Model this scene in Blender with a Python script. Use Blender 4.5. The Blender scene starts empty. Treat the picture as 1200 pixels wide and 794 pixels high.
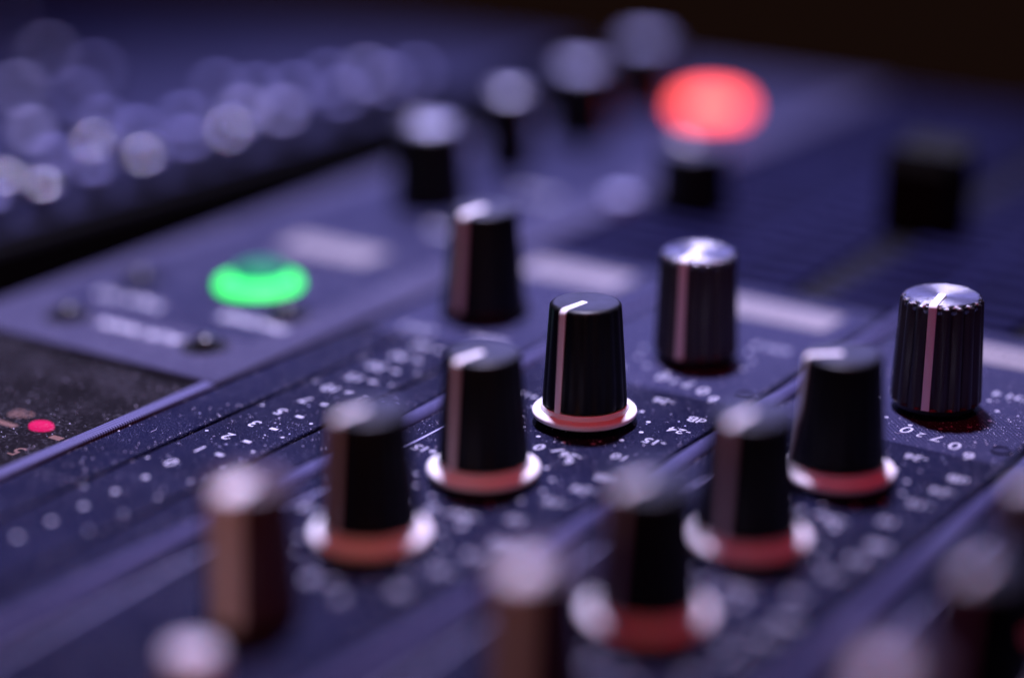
import bpy, math, random
from mathutils import Matrix, Vector

random.seed(7)
S = 0.001                      # everything below is written in millimetres
scene = bpy.context.scene
COL = scene.collection

# ------------------------------------------------------------------ camera
PITCH, ROLL, YAW, DIST, FPX = math.radians(18.903), math.radians(-0.07), math.radians(-33.695), 337.15, 2463.1
cp, sp = math.cos(PITCH), math.sin(PITCH)
FW = Vector((math.sin(YAW) * cp, math.cos(YAW) * cp, -sp))
RT = Vector((math.cos(YAW), -math.sin(YAW), 0))
UP = RT.cross(FW)
RT, UP = RT * math.cos(ROLL) + UP * math.sin(ROLL), UP * math.cos(ROLL) - RT * math.sin(ROLL)
CAM = -FW * DIST
cam_data = bpy.data.cameras.new('camera')
cam = bpy.data.objects.new('camera', cam_data)
COL.objects.link(cam)
m = Matrix((RT, UP, -FW)).transposed().to_4x4()
m.translation = CAM * S
cam.matrix_world = m
cam_data.sensor_fit = 'HORIZONTAL'
cam_data.sensor_width = 36.0
cam_data.lens = FPX / 1200.0 * 36.0
cam_data.clip_start = 0.01
cam_data.clip_end = 50
cam_data.dof.use_dof = True
cam_data.dof.focus_distance = 0.2995
cam_data.dof.aperture_fstop = 3.35
scene.camera = cam

# ------------------------------------------------------------------ world, view
world = bpy.data.worlds.new('World')
scene.world = world
world.use_nodes = True
bg = world.node_tree.nodes['Background']
bg.inputs['Color'].default_value = (0.0068, 0.0030, 0.0022, 1)
bg.inputs['Strength'].default_value = 1.0
scene.view_settings.view_transform = 'Standard'
scene.view_settings.look = 'None'
scene.view_settings.gamma = 1.0
scene.view_settings.exposure = 0.0
scene.view_settings.use_curve_mapping = False

# ------------------------------------------------------------------ lamps
GB = Vector((math.sin(YAW), math.cos(YAW), 0))       # level direction away from the camera
GR = Vector((math.cos(YAW), -math.sin(YAW), 0))      # level direction to the right


def lamp(name, right, away, up, target, size, power, color, size_y=None):
    d = bpy.data.lights.new(name, 'AREA')
    d.shape = 'RECTANGLE'
    d.size = size * S
    d.size_y = (size_y or size) * S
    d.energy = power
    d.color = color
    o = bpy.data.objects.new(name, d)
    COL.objects.link(o)
    p = (GR * right + GB * away + Vector((0, 0, up)))
    t = (GR * target[0] + GB * target[1] + Vector((0, 0, target[2])))
    o.location = p * S
    o.rotation_euler = (t - p).to_track_quat('-Z', 'Y').to_euler()
    return o


def spot(name, right, away, up, target, cone, radius, power, color):
    d = bpy.data.lights.new(name, 'SPOT')
    d.spot_size = math.radians(cone)
    d.spot_blend = 1.0
    d.shadow_soft_size = radius * S
    d.energy = power
    d.color = color
    o = bpy.data.objects.new(name, d)
    COL.objects.link(o)
    p = (GR * right + GB * away + Vector((0, 0, up)))
    t = (GR * target[0] + GB * target[1] + Vector((0, 0, target[2])))
    o.location = p * S
    o.rotation_euler = (t - p).to_track_quat('-Z', 'Y').to_euler()
    return o


spot('stage_spot', 0, 165, 680, (-42, 48, 0), 42, 26, 82.0, (0.68, 0.63, 1.0))
lamp('blue_lamp_behind', 60, 460, 195, (20, 0, 0), 300, 0.85, (0.36, 0.34, 1.0), 90)
lamp('red_lamp_front', 50, -150, 360, (0, -20, 5), 40, 0.31, (1.0, 0.012, 0.045))
lamp('dim_lamp_front_left', -40, -245, 60, (-50, -105, 10), 30, 0.0056, (1.0, 0.42, 0.27)).data.spread = math.radians(60)


# ------------------------------------------------------------------ materials
def nmat(name):
    mt = bpy.data.materials.new(name)
    mt.use_nodes = True
    nt = mt.node_tree
    b = nt.nodes['Principled BSDF']
    return mt, nt, b


def plain(name, color, rough=0.5, metal=0.0, spec=0.5, grain=0.0, grain_scale=3000, aniso=0.0):
    mt, nt, b = nmat(name)
    b.inputs['Base Color'].default_value = (*color, 1)
    b.inputs['Roughness'].default_value = rough
    b.inputs['Metallic'].default_value = metal
    b.inputs['Specular IOR Level'].default_value = spec
    if aniso:
        b.inputs['Anisotropic'].default_value = aniso
        b.inputs['Anisotropic Rotation'].default_value = 0.0
        tg = nt.nodes.new('ShaderNodeTangent')
        tg.direction_type = 'RADIAL'
        tg.axis = 'Z'
        nt.links.new(tg.outputs[0], b.inputs['Tangent'])
    if grain:
        tc = nt.nodes.new('ShaderNodeTexCoord')
        n = nt.nodes.new('ShaderNodeTexNoise')
        n.inputs['Scale'].default_value = grain_scale
        n.inputs['Detail'].default_value = 3
        bp = nt.nodes.new('ShaderNodeBump')
        bp.inputs['Strength'].default_value = grain
        bp.inputs['Distance'].default_value = 0.0001
        nt.links.new(tc.outputs['Object'], n.inputs['Vector'])
        nt.links.new(n.outputs['Fac'], bp.inputs['Height'])
        nt.links.new(bp.outputs['Normal'], b.inputs['Normal'])
        mr = nt.nodes.new('ShaderNodeMapRange')
        mr.inputs['To Min'].default_value = max(rough - 0.12, 0.02)
        mr.inputs['To Max'].default_value = min(rough + 0.12, 1)
        n2 = nt.nodes.new('ShaderNodeTexNoise')
        n2.inputs['Scale'].default_value = grain_scale * 0.12
        nt.links.new(tc.outputs['Object'], n2.inputs['Vector'])
        nt.links.new(n2.outputs['Fac'], mr.inputs['Value'])
        nt.links.new(mr.outputs['Result'], b.inputs['Roughness'])
    return mt


def panel_mat(name, c1, c2, rough=0.55, dust=1.0, halftone=False, spec=0.03):
    """painted metal: blotchy tone, fine grain, light dust specks and smears"""
    mt, nt, b = nmat(name)
    L = nt.links.new
    N = nt.nodes.new
    tc = N('ShaderNodeTexCoord')
    co = tc.outputs['Object']
    blot = N('ShaderNodeTexNoise'); blot.inputs['Scale'].default_value = 55; blot.inputs['Detail'].default_value = 5
    L(co, blot.inputs['Vector'])
    r1 = N('ShaderNodeMapRange'); r1.inputs['From Min'].default_value = 0.38; r1.inputs['From Max'].default_value = 0.64
    L(blot.outputs['Fac'], r1.inputs['Value'])
    mix = N('ShaderNodeMix'); mix.data_type = 'RGBA'
    mix.inputs['A'].default_value = (*c1, 1); mix.inputs['B'].default_value = (*c2, 1)
    L(r1.outputs['Result'], mix.inputs['Factor'])
    col = mix.outputs['Result']
    if halftone:
        mp = N('ShaderNodeMapping'); mp.inputs['Rotation'].default_value = (0, 0, math.radians(45))
        L(co, mp.inputs['Vector'])
        w1 = N('ShaderNodeTexVoronoi'); w1.inputs['Scale'].default_value = 1700; w1.inputs['Randomness'].default_value = 0.0
        L(mp.outputs['Vector'], w1.inputs['Vector'])
        rr = N('ShaderNodeMapRange'); rr.inputs['From Min'].default_value = 0.30; rr.inputs['From Max'].default_value = 0.42
        rr.inputs['To Min'].default_value = 0.55; rr.inputs['To Max'].default_value = 0.0
        L(w1.outputs['Distance'], rr.inputs['Value'])
        mh = N('ShaderNodeMix'); mh.data_type = 'RGBA'
        L(rr.outputs['Result'], mh.inputs['Factor']); L(col, mh.inputs['A'])
        mh.inputs['B'].default_value = (0.06, 0.06, 0.12, 1)
        col = mh.outputs['Result']
    # fine dust haze (many tiny specks) + sparse larger specks
    patch = N('ShaderNodeTexNoise'); patch.inputs['Scale'].default_value = 110; patch.inputs['Detail'].default_value = 4
    L(co, patch.inputs['Vector'])
    pr = N('ShaderNodeMapRange'); pr.inputs['From Min'].default_value = 0.38; pr.inputs['From Max'].default_value = 0.62; pr.inputs['To Min'].default_value = 0.6
    L(patch.outputs['Fac'], pr.inputs['Value'])
    fine = N('ShaderNodeTexNoise'); fine.inputs['Scale'].default_value = 5200; fine.inputs['Detail'].default_value = 2
    L(co, fine.inputs['Vector'])
    fr = N('ShaderNodeMapRange'); fr.inputs['From Min'].default_value = 0.58; fr.inputs['From Max'].default_value = 0.72
    fr.inputs['To Max'].default_value = 0.28 * dust
    L(fine.outputs['Fac'], fr.inputs['Value'])
    mu = N('ShaderNodeMath'); mu.operation = 'MULTIPLY'
    L(pr.outputs['Result'], mu.inputs[0]); L(fr.outputs['Result'], mu.inputs[1])
    vo = N('ShaderNodeTexVoronoi'); vo.inputs['Scale'].default_value = 620
    L(co, vo.inputs['Vector'])
    vr = N('ShaderNodeMapRange'); vr.inputs['From Min'].default_value = 0.07; vr.inputs['From Max'].default_value = 0.12
    vr.inputs['To Min'].default_value = 1.0; vr.inputs['To Max'].default_value = 0.0
    L(vo.outputs['Distance'], vr.inputs['Value'])
    sx = N('ShaderNodeSeparateColor'); L(vo.outputs['Color'], sx.inputs[0])
    gt = N('ShaderNodeMapRange'); gt.inputs['From Min'].default_value = 0.55; gt.inputs['From Max'].default_value = 0.98
    gt.inputs['To Max'].default_value = 0.85 * dust
    L(sx.outputs[0], gt.inputs['Value'])
    m2 = N('ShaderNodeMath'); m2.operation = 'MULTIPLY'
    L(vr.outputs['Result'], m2.inputs[0]); L(gt.outputs['Result'], m2.inputs[1])
    mx = N('ShaderNodeMath'); mx.operation = 'MAXIMUM'
    L(mu.outputs[0], mx.inputs[0]); L(m2.outputs[0], mx.inputs[1])
    md = N('ShaderNodeMix'); md.data_type = 'RGBA'
    L(mx.outputs[0], md.inputs['Factor']); L(col, md.inputs['A'])
    md.inputs['B'].default_value = (0.42, 0.42, 0.64, 1)
    L(md.outputs['Result'], b.inputs['Base Color'])
    # gloss varies with smears and dust
    rg = N('ShaderNodeMapRange'); rg.inputs['To Min'].default_value = rough - 0.08; rg.inputs['To Max'].default_value = rough + 0.16
    L(patch.outputs['Fac'], rg.inputs['Value'])
    L(rg.outputs['Result'], b.inputs['Roughness'])
    b.inputs['Specular IOR Level'].default_value = spec
    bu = N('ShaderNodeBump'); bu.inputs['Strength'].default_value = 0.12; bu.inputs['Distance'].default_value = 0.00008
    g = N('ShaderNodeTexNoise'); g.inputs['Scale'].default_value = 3500; g.inputs['Detail'].default_value = 1
    L(co, g.inputs['Vector'])
    L(g.outputs['Fac'], bu.inputs['Height'])
    L(bu.outputs['Normal'], b.inputs['Normal'])
    return mt


M = {}
M['panel'] = panel_mat('navy_panel_paint', (0.0011, 0.0014, 0.0110), (0.0019, 0.0024, 0.0170))
M['zone'] = panel_mat('halftone_panel_print', (0.0070, 0.0080, 0.0271), (0.0102, 0.0110, 0.0362), dust=0.5, halftone=True)
M['light'] = panel_mat('grey_blue_panel_paint', (0.0315, 0.0304, 0.0596), (0.0411, 0.0399, 0.0733), rough=0.5, dust=0.25)
M['inner'] = panel_mat('dark_blue_print', (0.0140, 0.0145, 0.0373), (0.0182, 0.0187, 0.0452), rough=0.5, dust=0.25)
M['fader'] = panel_mat('ribbed_panel_paint', (0.0045, 0.0045, 0.0239), (0.0066, 0.0070, 0.0328), dust=0.3)
M['ridge'] = panel_mat('ridge_paint', (0.0397, 0.0397, 0.0932), (0.0541, 0.0541, 0.1180), rough=0.4, dust=0.4)
M['chassis'] = plain('chassis_black', (0.003, 0.003, 0.004), 0.7, spec=0.08, grain=0.2)
M['print'] = plain('white_print', (0.33, 0.33, 0.41), 0.5, grain=0.15)
M['wordprint'] = plain('pale_word_print', (0.55, 0.54, 0.62), 0.5)
M['softprint'] = plain('grey_blue_print', (0.26, 0.26, 0.42), 0.5)
M['sticker'] = plain('paper_sticker', (0.15, 0.135, 0.15), 0.7, grain=0.3, grain_scale=900)
M['cap'] = plain('black_knob_plastic', (0.002, 0.002, 0.003), 0.42, spec=0.20, grain=0.15, grain_scale=2500)
M['gaincap'] = plain('black_fluted_plastic', (0.020, 0.019, 0.025), 0.36, spec=0.5, grain=0.12, grain_scale=2500)
M['redcap'] = plain('maroon_knob_plastic', (0.03, 0.008, 0.010), 0.45, spec=0.4, grain=0.12, grain_scale=2500)
M['pointer'] = plain('white_pointer_line', (0.78, 0.76, 0.77), 0.45)
M['skirt'] = plain('white_skirt_plastic', (0.80, 0.77, 0.79), 0.5, spec=0.2, grain=0.1, grain_scale=1500)
M['metal'] = plain('brushed_far_metal', (0.42, 0.41, 0.46), 0.42, metal=1.0)
M['turned'] = plain('turned_aluminium', (0.22, 0.215, 0.25), 0.26, metal=1.0)


def turn_grooves(mt):
    nt = mt.node_tree
    N = nt.nodes.new; L = nt.links.new
    b = nt.nodes['Principled BSDF']
    tc = N('ShaderNodeTexCoord')
    w = N('ShaderNodeTexWave'); w.wave_type = 'RINGS'; w.rings_direction = 'Z'
    w.inputs['Scale'].default_value = 1900
    w.inputs['Distortion'].default_value = 0.6
    w.inputs['Detail Scale'].default_value = 300
    L(tc.outputs['Object'], w.inputs['Vector'])
    bp = N('ShaderNodeBump'); bp.inputs['Strength'].default_value = 1.0; bp.inputs['Distance'].default_value = 0.00004
    L(w.outputs['Fac'], bp.inputs['Height'])
    L(bp.outputs['Normal'], b.inputs['Normal'])


turn_grooves(M['turned'])
M['chrome'] = plain('polished_cap_metal', (0.86, 0.82, 0.88), 0.24, metal=1.0)
M['whitebtn'] = plain('white_button_plastic', (0.48, 0.46, 0.52), 0.4, grain=0.1)
M['blackbtn'] = plain('black_button_rubber', (0.010, 0.010, 0.014), 0.32)
M['fadercap'] = plain('dark_olive_plastic', (0.0075, 0.008, 0.0062), 0.7, spec=0.06, grain=0.15)
M['legend'] = plain('beige_legend_print', (0.85, 0.62, 0.44), 0.6)
M['table'] = plain('dark_table_wood', (0.006, 0.003, 0.002), 0.8, spec=0.05, grain=0.2, grain_scale=300)


def ribbed_line_mat():
    mt, nt, b = nmat('ribbed_trim_paint')
    tc = nt.nodes.new('ShaderNodeTexCoord')
    w = nt.nodes.new('ShaderNodeTexWave')
    w.wave_type = 'BANDS'; w.bands_direction = 'Y'
    w.inputs['Scale'].default_value = 640
    nt.links.new(tc.outputs['Object'], w.inputs['Vector'])
    mx = nt.nodes.new('ShaderNodeMix'); mx.data_type = 'RGBA'
    mx.inputs['A'].default_value = (0.022, 0.022, 0.055, 1); mx.inputs['B'].default_value = (0.11, 0.11, 0.21, 1)
    b.inputs['Specular IOR Level'].default_value = 0.03
    nt.links.new(w.outputs['Fac'], mx.inputs['Factor'])
    nt.links.new(mx.outputs['Result'], b.inputs['Base Color'])
    b.inputs['Roughness'].default_value = 0.5
    return mt


def glow_mat(name, base, color, strength, core=None):
    """translucent lit lens: brighter where the lamp inside sits close to the wall"""
    mt, nt, b = nmat(name)
    b.inputs['Base Color'].default_value = (*base, 1)
    b.inputs['Roughness'].default_value = 0.55
    b.inputs['Specular IOR Level'].default_value = 0.1
    b.inputs['Emission Color'].default_value = (*color, 1)
    b.inputs['Emission Strength'].default_value = strength
    return mt


M['trim'] = ribbed_line_mat()
M['green'] = glow_mat('lit_green_lens', (0.01, 0.10, 0.03), (0.05, 1.0, 0.16), 2.3)
M['greentop'] = glow_mat('dim_green_dome', (0.005, 0.06, 0.03), (0.0, 0.42, 0.20), 0.5)
M['red'] = glow_mat('lit_red_lens', (0.5, 0.05, 0.05), (1.0, 0.085, 0.055), 5.0)
M['redled'] = glow_mat('lit_red_led', (0.5, 0.02, 0.1), (1.0, 0.0, 0.19), 1.9)


def smoke_glass():
    """thin smoked acrylic: lets tinted light through, weak gloss, dust lying on it"""
    mt = bpy.data.materials.new('smoked_window_plastic')
    mt.use_nodes = True
    nt = mt.node_tree
    N = nt.nodes.new; L = nt.links.new
    out = nt.nodes['Material Output']
    nt.nodes.remove(nt.nodes['Principled BSDF'])
    tr = N('ShaderNodeBsdfTransparent'); tr.inputs['Color'].default_value = (0.62, 0.58, 0.60, 1)
    gl = N('ShaderNodeBsdfGlossy'); gl.inputs['Roughness'].default_value = 0.25
    m1 = N('ShaderNodeMixShader')
    m1.inputs['Fac'].default_value = 0.012; L(tr.outputs[0], m1.inputs[1]); L(gl.outputs[0], m1.inputs[2])
    tc = N('ShaderNodeTexCoord')
    fine = N('ShaderNodeTexNoise'); fine.inputs['Scale'].default_value = 1700; fine.inputs['Detail'].default_value = 3
    L(tc.outputs['Object'], fine.inputs['Vector'])
    patch = N('ShaderNodeTexNoise'); patch.inputs['Scale'].default_value = 130; patch.inputs['Detail'].default_value = 4
    L(tc.outputs['Object'], patch.inputs['Vector'])
    r1 = N('ShaderNodeMapRange'); r1.inputs['From Min'].default_value = 0.52; r1.inputs['From Max'].default_value = 0.80; r1.inputs['To Max'].default_value = 0.30
    r2 = N('ShaderNodeMapRange'); r2.inputs['From Min'].default_value = 0.38; r2.inputs['From Max'].default_value = 0.7
    L(fine.outputs['Fac'], r1.inputs['Value']); L(patch.outputs['Fac'], r2.inputs['Value'])
    mu = N('ShaderNodeMath'); mu.operation = 'MULTIPLY_ADD'; mu.inputs[2].default_value = 0.012
    L(r1.outputs['Result'], mu.inputs[0]); L(r2.outputs['Result'], mu.inputs[1])
    d = N('ShaderNodeBsdfDiffuse'); d.inputs['Color'].default_value = (0.28, 0.27, 0.34, 1)
    ms = N('ShaderNodeMixShader')
    L(mu.outputs[0], ms.inputs['Fac']); L(m1.outputs[0], ms.inputs[1]); L(d.outputs[0], ms.inputs[2])
    L(ms.outputs[0], out.inputs['Surface'])
    return mt


M['glass'] = smoke_glass()


# ------------------------------------------------------------------ mesh helpers (mm in, metres out)
class MB:
    def __init__(self):
        self.v, self.f = [], []

    def add(self, vs, fs):
        o = len(self.v)
        self.v += [tuple(p) for p in vs]
        self.f += [tuple(i + o for i in q) for q in fs]
        return self

    def box(self, x0, x1, y0, y1, z0, z1, b=0.0):
        """box with chamfered top edges"""
        if b <= 0:
            vs = [(x0, y0, z0), (x1, y0, z0), (x1, y1, z0), (x0, y1, z0), (x0, y0, z1), (x1, y0, z1), (x1, y1, z1), (x0, y1, z1)]
            fs = [(3, 2, 1, 0), (4, 5, 6, 7), (0, 1, 5, 4), (1, 2, 6, 5), (2, 3, 7, 6), (3, 0, 4, 7)]
        else:
            vs = []
            for z, i in ((z0, 0), (z1 - b, 0), (z1 - 0.3 * b, 0.3 * b), (z1, b)):
                vs += [(x0 + i, y0 + i, z), (x1 - i, y0 + i, z), (x1 - i, y1 - i, z), (x0 + i, y1 - i, z)]
            fs = [(3, 2, 1, 0), (12, 13, 14, 15)]
            for k in range(3):
                for j in range(4):
                    a, c = k * 4 + j, k * 4 + (j + 1) % 4
                    fs.append((a, c, c + 4, a + 4))
        return self.add(vs, fs)

    def prism_y(self, prof, y0, y1):
        """profile [(x, z)...] run along y"""
        n = len(prof)
        vs = [(x, y0, z) for x, z in prof] + [(x, y1, z) for x, z in prof]
        fs = [tuple(range(n)), tuple(range(2 * n - 1, n - 1, -1))]
        fs += [(i, i + n, (i + 1) % n + n, (i + 1) % n) for i in range(n)]
        return self.add(vs, fs)

    def lathe(self, prof, seg=48, cx=0, cy=0, flute=0, depth=0.0, f0=None, f1=None, cap=True, sx=1.0, sy=1.0):
        """profile [(r, z)...]; flutes cut between ring f0 and f1"""
        vs = []
        for i, (r, z) in enumerate(prof):
            fl = flute and (f0 is None or f0 <= i <= f1)
            for k in range(seg):
                a = 2 * math.pi * k / seg
                q = r
                if fl:
                    q = r - depth * (0.5 - 0.5 * math.cos(a * flute)) ** 1.5
                vs.append((cx + q * math.cos(a) * sx, cy + q * math.sin(a) * sy, z))
        fs = []
        for i in range(len(prof) - 1):
            for k in range(seg):
                a, c = i * seg + k, i * seg + (k + 1) % seg
                fs.append((a, c, c + seg, a + seg))
        if cap:
            fs.append(tuple(range(seg - 1, -1, -1)))
            n = len(prof) - 1
            fs.append(tuple(n * seg + k for k in range(seg)))
        return self.add(vs, fs)

    def text(self, s, size, x, y, z, rot=math.pi, align=0.5):
        vs, fs, w, h = glyphs(s)
        c, sn = math.cos(rot), math.sin(rot)
        out = []
        for (a, b_) in vs:
            size_ = size * 0.90
            p, q = (a - w * align) * size_, (b_ - h * 0.5) * size_
            out.append((x + c * p - sn * q, y + sn * p + c * q, z))
        return self.add(out, fs)

    def disc(self, x, y, z, r, n=14):
        self.add([(x + r * math.cos(2 * math.pi * k / n), y + r * math.sin(2 * math.pi * k / n), z) for k in range(n)], [tuple(range(n))])
        return self

    def mesh(self, name, mat, smooth=None):
        me = bpy.data.meshes.new(name)
        me.from_pydata([(a * S, b_ * S, c * S) for a, b_, c in self.v], [], self.f)
        me.materials.append(mat)
        me.update()
        if smooth:
            me.shade_smooth()
            me.set_sharp_from_angle(angle=math.radians(smooth))
        return me


_G = {}


def glyphs(s):
    """flat filled outline of a short word, in units of the font size"""
    if s in _G:
        return _G[s]
    cu = bpy.data.curves.new('lettering', 'FONT')
    cu.body = s
    cu.size = 1.0
    cu.resolution_u = 3
    cu.offset = 0.008
    ob = bpy.data.objects.new('lettering', cu)
    COL.objects.link(ob)
    dg = bpy.context.evaluated_depsgraph_get()
    me = bpy.data.meshes.new_from_object(ob.evaluated_get(dg))
    vs = [(v.co.x, v.co.y) for v in me.vertices]
    fs = [tuple(p.vertices) for p in me.polygons]
    bpy.data.objects.remove(ob)
    bpy.data.curves.remove(cu)
    bpy.data.meshes.remove(me)
    x0, x1 = min(v[0] for v in vs), max(v[0] for v in vs)
    vs = [(a - x0, b_) for a, b_ in vs]
    _G[s] = (vs, fs, x1 - x0, 0.70)
    return _G[s]


def ob(name, me, parent=None, loc=(0, 0, 0), rz=0.0, label=None):
    o = bpy.data.objects.new(name, me)
    COL.objects.link(o)
    o.parent = parent
    o.location = Vector(loc) * S
    o.rotation_euler = (0, 0, rz)
    if label:
        o['label'] = label
    return o


def thing(name, label, cat, loc=(0, 0, 0)):
    o = ob(name, None, None, loc)
    o['label'] = label
    o['category'] = cat
    return o


# ------------------------------------------------------------------ setting
t = ob('table', MB().box(-700, 420, -420, 290, -75, -45, 1).mesh('table', M['table']))
t['kind'] = 'structure'

# ------------------------------------------------------------------ the mixing console
K = thing('mixing_console', 'dark blue mixing console with rows of black knobs, lit green and red buttons', 'mixing console', (0, 0, -45))
KZ = 45                     # children are written with the panel face at z = 0
Y0, YM, Y1 = -240, 45.2, 206


def part(name, me, loc=(0, 0, 0), rz=0.0, label=None):
    return ob(name, me, K, (loc[0], loc[1], loc[2] + KZ), rz, label)


def sub(name, me, parent, loc=(0, 0, 0), rz=0.0):
    return ob(name, me, parent, loc, rz)


part('chassis', MB().box(-83.8, 214, Y0 - 4, Y1 + 4, -45, -2.2, 2).mesh('chassis', M['chassis']))

# --- columns
X0, XA, XB, XC = -11.1, 28.8, 68.7, 108.6
R0, R1, R2, R3, R4 = 8.56, -24.4, -50.1, -75.1, -99.0
DIV = [7.6, 47.9, 88.0, 128.0, 168.0]


def strip(x0, x1, y0, y1, mat='panel', name='channel_strip', z=0.0):
    return part(name, MB().box(x0, x1, y0, y1, -2.3, z, 0.35).mesh(name, M[mat]))


strips = {}
# column with the long printed scale: three plates with shadow gaps, joined above
strips['0a'] = strip(-24.6, -15.9, Y0, -9)
strips['0b'] = strip(-15.1, -1.7, Y0, -9)
strips['0c'] = strip(-0.9, 5.2, Y0, -9)
strips['0'] = strip(-24.6, 5.2, -8.8, YM)
for k, (a, b_) in enumerate(((DIV[0], DIV[1]), (DIV[1], DIV[2]), (DIV[2], DIV[3]), (DIV[3], DIV[4]), (DIV[4], 212))):
    strips['ABCDE'[k]] = strip(a + 1.5, b_ - 2.4, Y0, YM)
# raised ridges between the strips, each with a groove on its left
ridge_me = MB().prism_y([(-1.5, -2.2), (1.45, -2.2), (1.45, 0.1), (0.95, 0.75), (0.2, 1.0), (-0.6, 0.8), (-1.2, 0.2), (-1.5, -0.6)][::-1], Y0, YM).mesh('divider_ridge', M['ridge'], 50)
for x in DIV:
    part('divider_ridge', ridge_me, (x, 0, 0))
line_me = MB().box(-0.22, 0.22, Y0, -9, 0.0, 0.05).mesh('printed_line', M['print'])
hz_me = None
for k, x in zip('ABCD', DIV):
    sub('printed_line', MB().box(x + 5.55, x + 5.85, Y0 + 2, -30, 0.0, 0.04).mesh('printed_line', M['softprint']), strips[k])
# halftone zone printed round the top row of knobs
for k, x0, x1 in (('0', -23.4, 4.2), ('A', DIV[0] + 2.4, DIV[1] - 3.4), ('B', DIV[1] + 2.4, DIV[2] - 3.4), ('C', DIV[2] + 2.4, DIV[3] - 3.4), ('D', DIV[3] + 2.4, DIV[4] - 3.4)):
    sub('halftone_print', MB().add([(x0, -7.6, 0.02), (x1, -7.6, 0.02), (x1, YM - 1, 0.02), (x0, YM - 1, 0.02)], [(0, 1, 2, 3)]).mesh('halftone_print', M['zone']), strips[k])

# --- ribbed fader field beyond the labels
ff = part('fader_field', MB().box(-24.6, 212, YM + 1.0, Y1, -5.0, -2.0, 0.3).mesh('fader_field', M['chassis']))
mb = MB()
y = YM + 2.2
while y < Y1 - 4:
    for x0, x1 in ((-24, 25.4), (32.2, 65.3), (72.1, 105.2), (112.0, 145.0), (152.0, 211)):
        mb.box(x0, x1, y, y + 3.3, -2.1, 0.0, 0.3)
    y += 6.4
o = sub('ribs', mb.mesh('ribs', M['fader']), ff)
o['kind'] = 'stuff'
for x in (XA, XB, XC):
    part('fader_slot', MB().box(x - 2.9, x + 2.9, YM + 2, Y1 - 4, -2.02, -0.9, 0.2).mesh('fader_slot', M['chassis']))
# ridges carry on between the faders
fr_me = MB().prism_y([(-1.2, -2.0), (1.2, -2.0), (1.2, 0.1), (0.6, 0.5), (-0.5, 0.5), (-1.2, -0.1)][::-1], YM + 1.2, Y1 - 0.5).mesh('divider_ridge', M['fader'], 50)
for x in DIV[:4]:
    part('divider_ridge', fr_me, (x + 0.9, 0, 0))

# --- left section with the lit buttons, and the smoked window in front of it
LS = part('button_panel', MB().box(-83.5, -25.6, -42.4, Y1, -2.3, 0.35, 0.4).mesh('button_panel', M['light']), label='lighter grey blue panel section with the lit green button')
sub('dark_print', MB().add([(-77.0, -25.5, 0.37), (-33.5, -25.5, 0.37), (-33.5, 196, 0.37), (-77.0, 196, 0.37)], [(0, 1, 2, 3)]).mesh('dark_print', M['inner']), LS)
part('trim_strip', MB().box(-27.4, -25.0, Y0, -43.0, -2.2, 0.5, 0.35).mesh('trim_strip', M['trim']), label='finely ribbed trim strip along the smoked window')
W = part('display_window', MB().box(-83.5, -27.8, Y0, -43.0, -2.1, -1.9).mesh('display_window', M['chassis']), label='dark smoked meter window with a red light inside')
sub('window_pane', MB().box(-83.1, -28.0, Y0 + 0.5, -43.3, -0.75, -0.1, 0.1).mesh('window_pane', M['glass']), W)
sub('meter_led', MB().lathe([(2.0, -1.89), (2.0, -1.45), (1.7, -1.2), (0.9, -1.05)], 20, 0, 0, sy=0.75).mesh('meter_led', M['redled'], 60), W, (-38.0, -66.3, 0), math.radians(10))
mb = MB()
for x0, x1 in ((-50, -41.5), (-34.4, -32.2), (-31.5, -29.2)):
    mb.box(x0, x1, -68.6, -67.4, -1.89, -1.85)
for s_, x, y in (('5', -34.2, -74.8), ('10', -41.5, -77.0), ('dB', -44.5, -64.2), ('20', -37, -92), ('30', -37, -104)):
    mb.text(s_, 4.4, x, y, -1.85)
sub('meter_legend', mb.mesh('meter_legend', M['legend']), W)

# --- printed lettering (all of it is upside down from here: the console faces the other way)
ZP = 0.045
mb = MB()
for i, s_ in enumerate(('', '', '', '', '', '0', '1', '2', '3', '5', '7', '10', '15', '20', '30', '60')):
    y = -98.3 + 5.82 * i
    if s_:
        mb.text(s_, 3.55, -10.0, y, ZP)
    else:
        mb.disc(-9.3, y, ZP, 0.5)
    if i > 5:
        mb.box(-7.0, -5.7, y - 0.35, y + 0.35, 0.0, ZP)
for i in range(12):
    mb.disc(-3.2, -92 + 6.4 * i, ZP, 0.30, 8)
    if i % 2:
        mb.disc(-13.9, -88 + 6.1 * i, ZP, 0.28, 8)
sub('printed_scale', mb.mesh('printed_scale', M['print']), strips['0b'])
mb = MB()
mb.text('CH 2', 3.3, X0 - 4.5, -4.3, ZP); mb.text('GAIN', 3.0, X0 + 8.5, -2.6, ZP)
sub('printed_scale', mb.mesh('printed_scale', M['print']), strips['0'])


def ring(mb, cx, cy, r, a0, a1, n, d=0.36):
    for i in range(n):
        a = math.radians(a0 + (a1 - a0) * i / (n - 1))
        mb.disc(cx + r * math.cos(a), cy + r * math.sin(a), ZP, d, 10)


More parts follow.
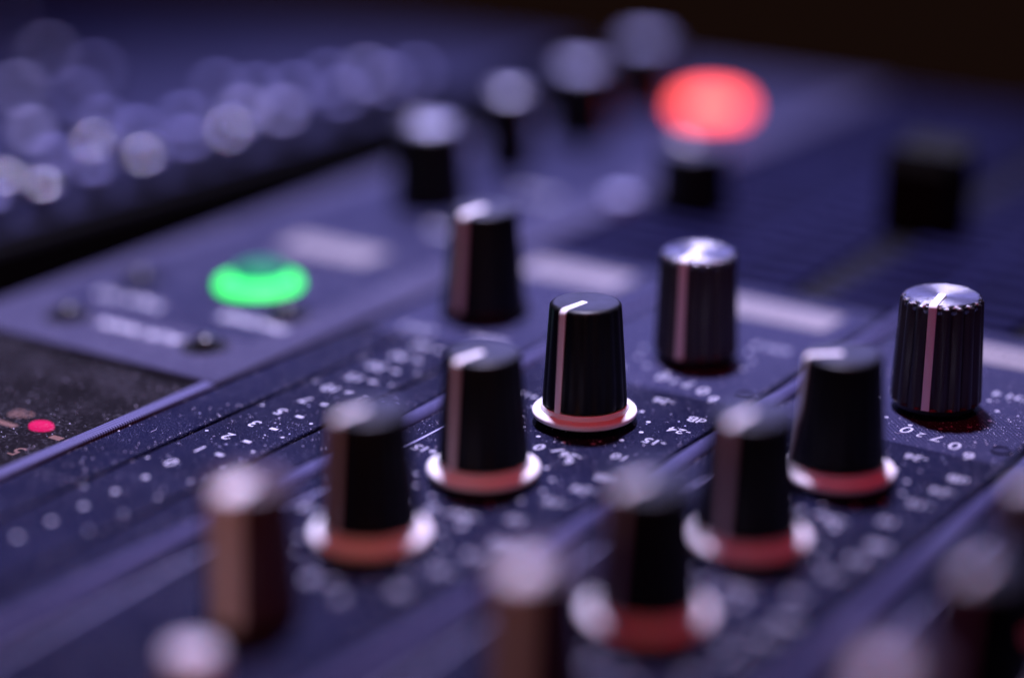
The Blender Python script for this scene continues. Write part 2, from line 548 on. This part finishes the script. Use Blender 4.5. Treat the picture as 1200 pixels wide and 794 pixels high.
def send_scale(mb, cx, cy, unit):
    ring(mb, cx, cy, 9.2, -236, 56, 12)
    for s_, dx, dy, sz in (('-26', 5.6, 13.0, 2.9), ('-24', 13.4, 3.8, 3.0), ('-15', 12.6, -1.8, 3.0), ('10', 11.2, -9.2, 2.9),
                           ('6', 6.4, -14.6, 2.9), ('0', 0.2, -12.3, 3.4), ('5', -8.5, -10.5, 2.9), ('10', -12.6, -3.6, 2.9), ('+15', -12.6, 4.0, 2.9)):
        mb.text(s_, sz, cx + dx, cy + dy, ZP)
    mb.text(unit, 3.1, cx + 13.4, cy + 9.0, ZP)
    for dx, rot in ((-2.9, 0.5), (3.0, -0.6)):
        c, s2 = math.cos(rot + 1.57), math.sin(rot + 1.57)
        px, py = cx + dx, cy - 11.9
        mb.add([(px - c * 1.0 - s2 * .2, py - s2 * 1.0 + c * .2, ZP), (px + c * 1.0 - s2 * .2, py + s2 * 1.0 + c * .2, ZP),
                (px + c * 1.0 + s2 * .2, py + s2 * 1.0 - c * .2, ZP), (px - c * 1.0 + s2 * .2, py - s2 * 1.0 - c * .2, ZP)], [(0, 1, 2, 3)])


def gain_scale(mb, cx, cy, num):
    ring(mb, cx, cy, 8.9, -230, 50, 11)
    mb.text('CH ' + num, 3.2, cx + 8.0, cy + 10.2, ZP + 0.0)
    for s_, dx, dy, sz, rot in (('6', 11.4, -15.4, 4.0, 0.15), ('0', 8.4, -12.9, 4.2, 0.1), ('7', 5.2, -11.6, 3.6, 0.0), ('2', 2.7, -11.6, 2.6, -0.1), ('0', 0.3, -10.9, 4.0, -0.15),
                                ('4', -7.5, -10.5, 3.6, -0.3), ('0', -10.2, -8.8, 3.6, -0.3)):
        mb.text(s_, sz, cx + dx, cy + dy, ZP, math.pi + rot)


for k, cx, num in (('A', XA, '3'), ('B', XB, '4'), ('C', XC, '5')):
    mb = MB()
    gain_scale(mb, cx, R0, num)
    for r in (R1, R2, R3):
        send_scale(mb, cx, r, 'dB')
    sub('printed_scale', mb.mesh('printed_scale', M['print']), strips[k])
for w_, x, y in (('TALK TO', -64.5, -19.5), ('AUX MAIN', -51.5, -31.0), ('PHONES', -39.5, -17.4), ('LEVEL', -44, 44), ('SOLO', -44, 75)):
    o = sub('printed_word', MB().text(w_, 4.1, x, y, 0.40).mesh('printed_word', M['wordprint']), LS)

# --- paper labels written on for each channel
lab_me = MB().box(-10.3, 10.3, -4.3, 4.3, 0.0, 0.07).mesh('paper_label', M['sticker'])
scrib = MB()
for i in range(6):
    scrib.box(-6 + 1.9 * i, -5.6 + 1.9 * i, -1.2 + 0.5 * (i % 3), 1.3 - 0.4 * (i % 2), 0.07, 0.09)
scrib_me = scrib.mesh('pen_marks', M['chassis'])
for x, y, z, l in ((X0 + 1.0, 35.4, 0.03, None), (XA + 0.9, 35.2, 0.03, None), (XB + 1.2, 35.2, 0.03, None), (XC + 1, 35.2, 0.03, None), (-54.5, 22.8, 0.40, 'paper label beyond the green button')):
    p = part('paper_label', lab_me, (x, y, z), random.uniform(-.03, .03), l)
    sub('pen_marks', scrib_me, p)

# --- small round rivet beside the nearer metal topped knob
riv = MB().lathe([(1.45, 0.0), (1.45, 0.28), (1.2, 0.34), (1.05, 0.12), (0.0, 0.10)], 24, cap=False).mesh('rivet', M['inner'], 40)
for x, y in ((83.2, -2.6), (43.3, -2.6), (123.1, -2.6)):
    part('rivet', riv, (x, y, 0.02))


# ------------------------------------------------------------------ knobs
def cap_profile(rb, rt, zb, zt, e=0.85):
    pr = [(rb - 0.5, zb), (rb - 0.05, zb + 0.02), (rb, zb + 0.25)]
    for i in range(1, 5):
        q = i / 4
        pr.append((rb + (rt - rb) * q, zb + 0.25 + (zt - e - zb - 0.25) * q))
    for i in range(1, 6):
        a = math.pi / 2 * i / 5
        pr.append((rt - e + e * math.cos(a), zt - e + e * math.sin(a)))
    return pr


def pointer_mesh(rb, rt, zb, zt, w, e=0.85, start=0.2, lift=0.07, mat='pointer'):
    """a raised line from the middle of the top, over the edge and down the side (along +x)"""
    path = [(start, zt), (rt - e, zt)]
    for i in range(1, 5):
        a = math.pi / 2 * (1 - i / 5)
        path.append((rt - e + e * math.cos(a), zt - e + e * math.sin(a)))
    path.append((rt, zt - e))
    for i in range(1, 4):
        q = i / 3
        path.append((rt + (rb - rt) * q, zt - e + (zb - zt + e) * q))
    n = len(path)
    vs, fs = [], []
    for i, (r, z) in enumerate(path):
        a, b_ = path[max(i - 1, 0)], path[min(i + 1, n - 1)]
        tx, tz = b_[0] - a[0], b_[1] - a[1]
        l = math.hypot(tx, tz)
        nx, nz = -tz / l, tx / l
        if nz < 0 and nx < 0:
            nx, nz = -nx, -nz
        for dy, h in ((-w / 2, -0.5), (-w / 2, lift * 0.4), (-w / 2 + 0.1, lift), (w / 2 - 0.1, lift), (w / 2, lift * 0.4), (w / 2, -0.5)):
            vs.append((r + nx * h, dy, z + nz * h))
    for i in range(n - 1):
        for j in range(5):
            a = i * 6 + j
            fs.append((a, a + 1, a + 7, a + 6))
    fs += [(5, 4, 3, 2, 1, 0), tuple((n - 1) * 6 + j for j in range(6))]
    return MB().add(vs, fs).mesh('pointer_line', M[mat], 40)


SEG = 144
# black send knob on a white skirt
KB = dict(rb=6.15, rt=5.2, zb=3.15, zt=18.0)
cap_me = MB().lathe([(3.6, -0.3), (3.6, 3.0)] + cap_profile(**KB), SEG, flute=18, depth=0.2, f0=4, f1=9).mesh('knob', M['cap'], 50)
cap_pt = pointer_mesh(KB['rb'], KB['rt'], KB['zb'] - 0.25, KB['zt'], 1.05)
skirt_me = MB().lathe([(4.0, 1.15), (7.35, 1.15), (7.5, 1.25), (7.56, 1.55), (7.5, 1.85), (7.3, 2.02), (6.75, 2.12), (6.42, 2.2), (6.34, 2.7), (6.2, 2.9), (5.5, 2.9)], 72, cap=False).mesh('skirt', M['skirt'], 40)
# fluted gain knob with a turned metal top
KG = dict(rb=6.6, rt=5.95, zb=1.6, zt=16.9)
gain_me = MB().lathe([(3.6, -0.3), (3.6, 1.5), (5.4, 0.7), (5.9, 0.75)] + cap_profile(**KG, e=0.4), SEG, flute=18, depth=0.55, f0=6, f1=14).mesh('knob', M['gaincap'], 45)
gain_pt = pointer_mesh(KG['rb'], KG['rt'], KG['zb'] + 0.1, KG['zt'] + 0.42, 1.15, 0.5, start=0.0, lift=0.09)
gtop_me = MB().lathe([(5.80, 15.9), (5.88, 16.2), (5.84, 16.7), (5.6, 17.05), (5.2, 17.26), (4.9, 17.28), (3.6, 17.18), (1.8, 17.1), (0.5, 17.07), (0.02, 17.07)], SEG, flute=18, depth=0.34, f0=0, f1=3, cap=False).mesh('metal_top', M['turned'], 40)
# maroon knob without a skirt
red_me = MB().lathe([(3.6, -0.3), (3.6, 1.0)] + cap_profile(5.6, 5.0, 1.1, 17.2), 96, flute=24, depth=0.13, f0=4, f1=9).mesh('knob', M['redcap'], 50)
red_pt = pointer_mesh(5.6, 5.0, 1.2, 17.2, 3.0)
# dark knob with domed polished top, for the far column
far_me = MB().lathe([(3.6, -0.3), (3.6, 1.0)] + cap_profile(7.5, 6.6, 1.2, 16.4), 96, flute=24, depth=0.13, f0=4, f1=9).mesh('knob', M['cap'], 50)
dome_me = MB().lathe([(4.6, 16.3), (4.6, 16.5), (4.2, 16.7), (3.0, 16.9), (1.6, 17.0), (0.02, 17.03)], 64, cap=False).mesh('metal_top', M['metal'], 60)
plain_pt = pointer_mesh(7.5, 6.6, 1.4, 16.4, 1.15)
# plain black knob flaring out at its foot
blk_me = MB().lathe([(3.6, -0.3), (3.6, 0.6), (7.0, 0.7), (7.4, 0.8), (7.4, 1.3), (6.9, 1.7)] + cap_profile(6.9, 5.5, 1.7, 18.2)[2:], SEG, flute=24, depth=0.13, f0=7, f1=11).mesh('knob', M['cap'], 50)
blk_pt = pointer_mesh(6.9, 5.5, 1.9, 18.2, 1.5)

base = math.atan2(-GB.y, -GB.x)          # towards the camera


def knob(x, y, kind, left_deg, label=None, z=0.0, shiny=True):
    """left_deg: how far the pointer line is turned from facing the camera towards picture left"""
    rz = base - math.radians(left_deg)
    me, pt = {'send': (cap_me, cap_pt), 'gain': (gain_me, gain_pt), 'red': (red_me, red_pt), 'far': (far_me, plain_pt), 'black': (blk_me, blk_pt)}[kind]
    o = part('knob', me, (x, y, z), rz, label)
    sub('pointer_line', pt, o)
    if kind == 'send':
        sub('skirt', skirt_me, o)
    if kind == 'gain':
        sub('metal_top', gtop_me, o)
    if kind == 'far' and shiny:
        sub('metal_top', dome_me, o)
    return o


knob(XA, R1, 'send', 41, 'sharp black knob on a white skirt, pointer line towards the left front')
for y, a in ((R2, 43), (R3, 46)):
    knob(XA, y, 'send', a)
for y, a in ((R1, 84), (R2, 40), (R3, 48)):
    knob(XB, y, 'send', a)
for x, y, a in ((XC - 2.2, R2 - 1.5, 62), (XC, R3, 40)):
    knob(x, y, 'send', a)
knob(X0, R0, 'black', 40, 'plain black knob flaring at its foot, beside the green button')
knob(XA, R0, 'gain', 28, 'fluted black knob with bright turned metal top, nearer the green button')
knob(XB, R0, 'gain', 24, 'fluted black knob with turned metal top at the right edge')
for x, a in ((XA + 1.2, 26), (XB, 26), (XC, 26)):
    knob(x, R4, 'red', a, 'maroon knob without a skirt')
for x, y in ((-57.4, 57.5), (-60.7, 90.1), (-62.4, 120.8), (-65.6, 154.4)):
    o = knob(x, y, 'far', 150, 'slender dark knob with a small shiny top' if y == 90.1 else None, z=0.35)
    if y == 90.1:
        o.scale = (0.72, 0.72, 1.0)
knob(-13.9, 84.7, 'far', 150, 'dark knob just in front of the red glowing button', z=-0.35, shiny=False).scale.z = 0.80

# ------------------------------------------------------------------ buttons on the console
ring_me = MB().lathe([(8.6, 0.0), (8.6, 0.2), (8.3, 0.35), (8.2, 0.35), (8.1, 0.1)], 48, cap=False).mesh('collar', M['blackbtn'], 40)
lens_me = MB().lathe([(7.3, 0.1), (7.3, 0.8), (7.1, 1.1), (6.6, 1.3), (5.6, 1.4), (4.2, 1.4), (0.02, 1.4)], 48, cap=False)
green = part('lit_button', lens_me.mesh('lit_button', M['green'], 60), (-51.4, -1.6, 0.35), 0, 'round push button glowing green')
sub('dome', MB().lathe([(4.9, 1.4), (4.8, 2.0), (4.2, 2.7), (2.9, 3.2), (1.1, 3.45), (0.02, 3.5)], 40, cap=False).mesh('dome', M['greentop'], 60), green, GB * 2.3)
sub('collar', ring_me, green)
red = part('lit_button', MB().lathe([(8.0, 0.1), (8.0, 1.8), (7.7, 2.8), (6.4, 3.5), (3.8, 3.9), (0.02, 4.0)], 48, cap=False).mesh('lit_button', M['red'], 60), (-51.0, 160.5, 0.35), 0, 'round push button glowing red')
sub('collar', ring_me, red)

btn_me = MB().lathe([(1.9, 0.0), (1.9, 0.9), (1.6, 1.5), (0.9, 1.85), (0.02, 1.95)], 32, cap=False).mesh('push_button', M['blackbtn'], 60)
well_me = MB().lathe([(3.9, 0.0), (3.9, 0.08), (3.6, 0.14), (2.2, 0.05), (1.9, 0.02)], 36, cap=False).mesh('collar', M['chassis'], 40)
for x, y in ((-67.3, -31.4), (-38.0, -30.7), (-71.0, -10.1), (-37.2, -11.3)):
    b_ = part('push_button', btn_me, (x, y, 0.38))
    sub('collar', well_me, b_)
wb = MB().lathe([(3.0, 0.0), (3.0, 3.8), (2.8, 4.5), (2.2, 4.8), (0.02, 4.85)], 36, cap=False).mesh('push_button', M['whitebtn'], 50)
for x, y in ((35.6, -115.6),):
    part('push_button', wb, (x, y, 0), 0, 'white push button in front of the maroon knob')
for x, y in ((-27.2, 79.5),):
    part('push_button', MB().lathe([(3.0, 0.0), (3.0, 1.8), (2.8, 2.4), (2.2, 2.6), (0.02, 2.65)], 36, cap=False).mesh('push_button', M['softprint'], 50), (x, y, -0.3))

# fader
fc = MB()
prof = [(-7.4, 0.6), (7.4, 0.6), (7.0, 12.5), (6.2, 16.2), (1.2, 14.6), (-1.2, 14.6), (-6.2, 16.2), (-7.0, 12.5)]
n = len(prof)
vs = [(-6.2, y, z) for y, z in prof] + [(6.2, y, z) for y, z in prof]
fc.add(vs, [tuple(range(n - 1, -1, -1)), tuple(range(n, 2 * n))] + [(i, (i + 1) % n, (i + 1) % n + n, i + n) for i in range(n)])
fo = part('fader_cap', fc.mesh('fader_cap', M['fadercap']), (XA + 0.3, 97.5, 0), 0, 'dark olive slider cap standing on its track')
sub('stem', MB().box(-0.8, 0.8, -2.5, 2.5, -0.4, 0.7).mesh('stem', M['chassis']), fo)

# ------------------------------------------------------------------ dust lying on the console
M['dust'] = plain('pale_dust', (0.46, 0.45, 0.58), 0.9, spec=0.05)
rnd = random.Random(21)
mb = MB()
clouds = [(rnd.uniform(-82, 125), rnd.uniform(-140, 45), rnd.uniform(5, 16), rnd.uniform(0.4, 1.0)) for _ in range(70)]
gutters = (-15.9, -1.7, 5.2, -25.0, DIV[0] + 1.9, DIV[1] - 2.9, DIV[1] + 1.9, DIV[2] - 2.9)


def flake(x, y, z, r):
    a0 = rnd.uniform(0, 6.28)
    k = rnd.choice((4, 5, 6))
    vs = []
    for q in range(k):
        a = a0 + 6.283 * q / k
        rr = r * rnd.uniform(0.55, 1.1)
        vs.append((x + rr * math.cos(a), y + rr * math.sin(a), z))
    vs.append((x, y, z + r * 0.8))
    mb.add(vs, [(q, (q + 1) % k, k) for q in range(k)])


def top_at(x, y):
    if x < -27.6:
        return 0.37 if y > -42 else (-0.09 if y < -43.6 else None)
    if x < -24.4:
        return None
    if y > YM - 0.5:
        return None
    for d in DIV:
        if d - 2.6 < x < d + 1.7:
            return None
    if y < -8.9 and (-16.0 < x < -15.0 or -1.8 < x < -0.8):
        return None
    if 5.1 < x < 7.6:
        return None
    return 0.03


n_fl = 0
while n_fl < 24000:
    u = rnd.random()
    if u < 0.55:                                   # settled in loose clouds
        cx, cy, sd, w_ = rnd.choice(clouds)
        x, y = rnd.gauss(cx, sd), rnd.gauss(cy, sd)
    elif u < 0.72:                                 # gathered along the joints
        x, y = rnd.choice(gutters) + abs(rnd.gauss(0, 0.5)) * rnd.choice((-1, 1)), rnd.uniform(-140, 40)
    else:
        x, y = rnd.uniform(-83, 126), rnd.uniform(-140, 44)
    if not (-83 < x < 126):
        continue
    z = top_at(x, y)
    if z is None:
        continue
    flake(x, y, z, min(0.030 + rnd.expovariate(1 / 0.032), 0.20))
    n_fl += 1
for _ in range(60):                                # short lint fibres
    x, y = rnd.uniform(-80, 120), rnd.uniform(-120, 40)
    z = top_at(x, y)
    if z is None:
        continue
    a, px, py = rnd.uniform(0, 6.28), x, y
    for q in range(rnd.choice((4, 6, 9))):
        a += rnd.gauss(0, 0.35)
        nx, ny = px + 0.28 * math.cos(a), py + 0.28 * math.sin(a)
        ox, oy = -0.022 * math.sin(a), 0.022 * math.cos(a)
        mb.add([(px - ox, py - oy, z), (nx - ox, ny - oy, z), (nx, ny, z + 0.05), (px, py, z + 0.05), (nx + ox, ny + oy, z), (px + ox, py + oy, z)],
               [(0, 1, 2, 3), (3, 2, 4, 5)])
        px, py = nx, ny
o = part('dust', mb.mesh('dust', M['dust']))
o['kind'] = 'stuff'

# ------------------------------------------------------------------ second device across the gap
D = thing('equipment_panel', 'blurred dark blue control panel with shiny small knobs beyond the black gap', 'control panel', (-110, 60, -45))


def dpart(name, me, x, y, z, rz=0.0):
    return ob(name, me, D, (x + 110, y - 60, z + 45), rz)


dpart('housing', MB().box(-420, -115.0, -200, 212, -45, -1.5, 2).mesh('housing', M['chassis']), 0, 0, 0)
dpart('face_panel', MB().box(-418, -116.5, -198, 210, -1.6, 0, 0.4).mesh('face_panel', M['inner']), 0, 0, 0)
sk_me = MB().lathe([(3.4, 0.0), (3.4, 4.4), (3.0, 5.2), (2.6, 5.4)], 36).mesh('small_knob', M['cap'], 50)
sd_me = MB().lathe([(3.1, 5.2), (3.05, 5.5), (2.6, 5.72), (2.0, 5.92), (1.3, 6.06), (0.6, 6.13), (0.02, 6.15)], 32, cap=False).mesh('polished_cap', M['chrome'], 60)
M['palehighlight'] = plain('pale_highlight_tint', (0.64, 0.63, 0.98), 0.4)  # bluish brightness of the stronger blurred highlights, painted into the cap colour
M['dimhighlight'] = plain('dim_highlight_tint', (0.32, 0.32, 0.68), 0.4)  # darker tint painted in for the dimmer blurred highlights
sb_me = MB().lathe([(2.3, 5.0), (2.3, 5.7), (2.0, 6.0), (1.2, 6.15), (0.02, 6.2)], 32, cap=False).mesh('dim_highlight_cap', M['dimhighlight'], 60)
sw_me = MB().lathe([(2.3, 5.0), (2.3, 5.7), (2.0, 6.0), (1.2, 6.15), (0.02, 6.2)], 32, cap=False).mesh('pale_highlight_cap', M['palehighlight'], 60)
pts = [(-120.5, 14.8, 0), (-120.5, 43.2, 0), (-137.7, 45.9, 0), (-131.5, 15.2, 0), (-127.7, 83.7, 1), (-120.6, 69.7, 0),
       (-129.1, 130.8, 1), (-132.5, 107.5, 2), (-134.8, 71.9, 2), (-120.6, 29.1, 2), (-120.6, 1.7, 2), (-187.2, 72.6, 1),
       (-255.2, 134.0, 1), (-120.5, 127.7, 2), (-187.6, 98.3, 2), (-120.5, 57.4, 2), (-133.7, 121.8, 2), (-120.6, 88.4, 1),
       (-134.9, 57.2, 2), (-133.6, 30.7, 2), (-120.5, 109.9, 2), (-212.8, 107.3, 1), (-146.8, 59.1, 2), (-138.8, 101.2, 2),
       (-120.5, 138.7, 2), (-154.0, 44.5, 1), (-149.3, 99.8, 2), (-170.2, 74.9, 2)]
for x, y, w_ in pts:
    o = dpart('small_knob', sk_me, x, y, 0)
    sub(('polished_cap', 'pale_highlight_cap', 'dim_highlight_cap')[w_], (sd_me, sw_me, sb_me)[w_], o)
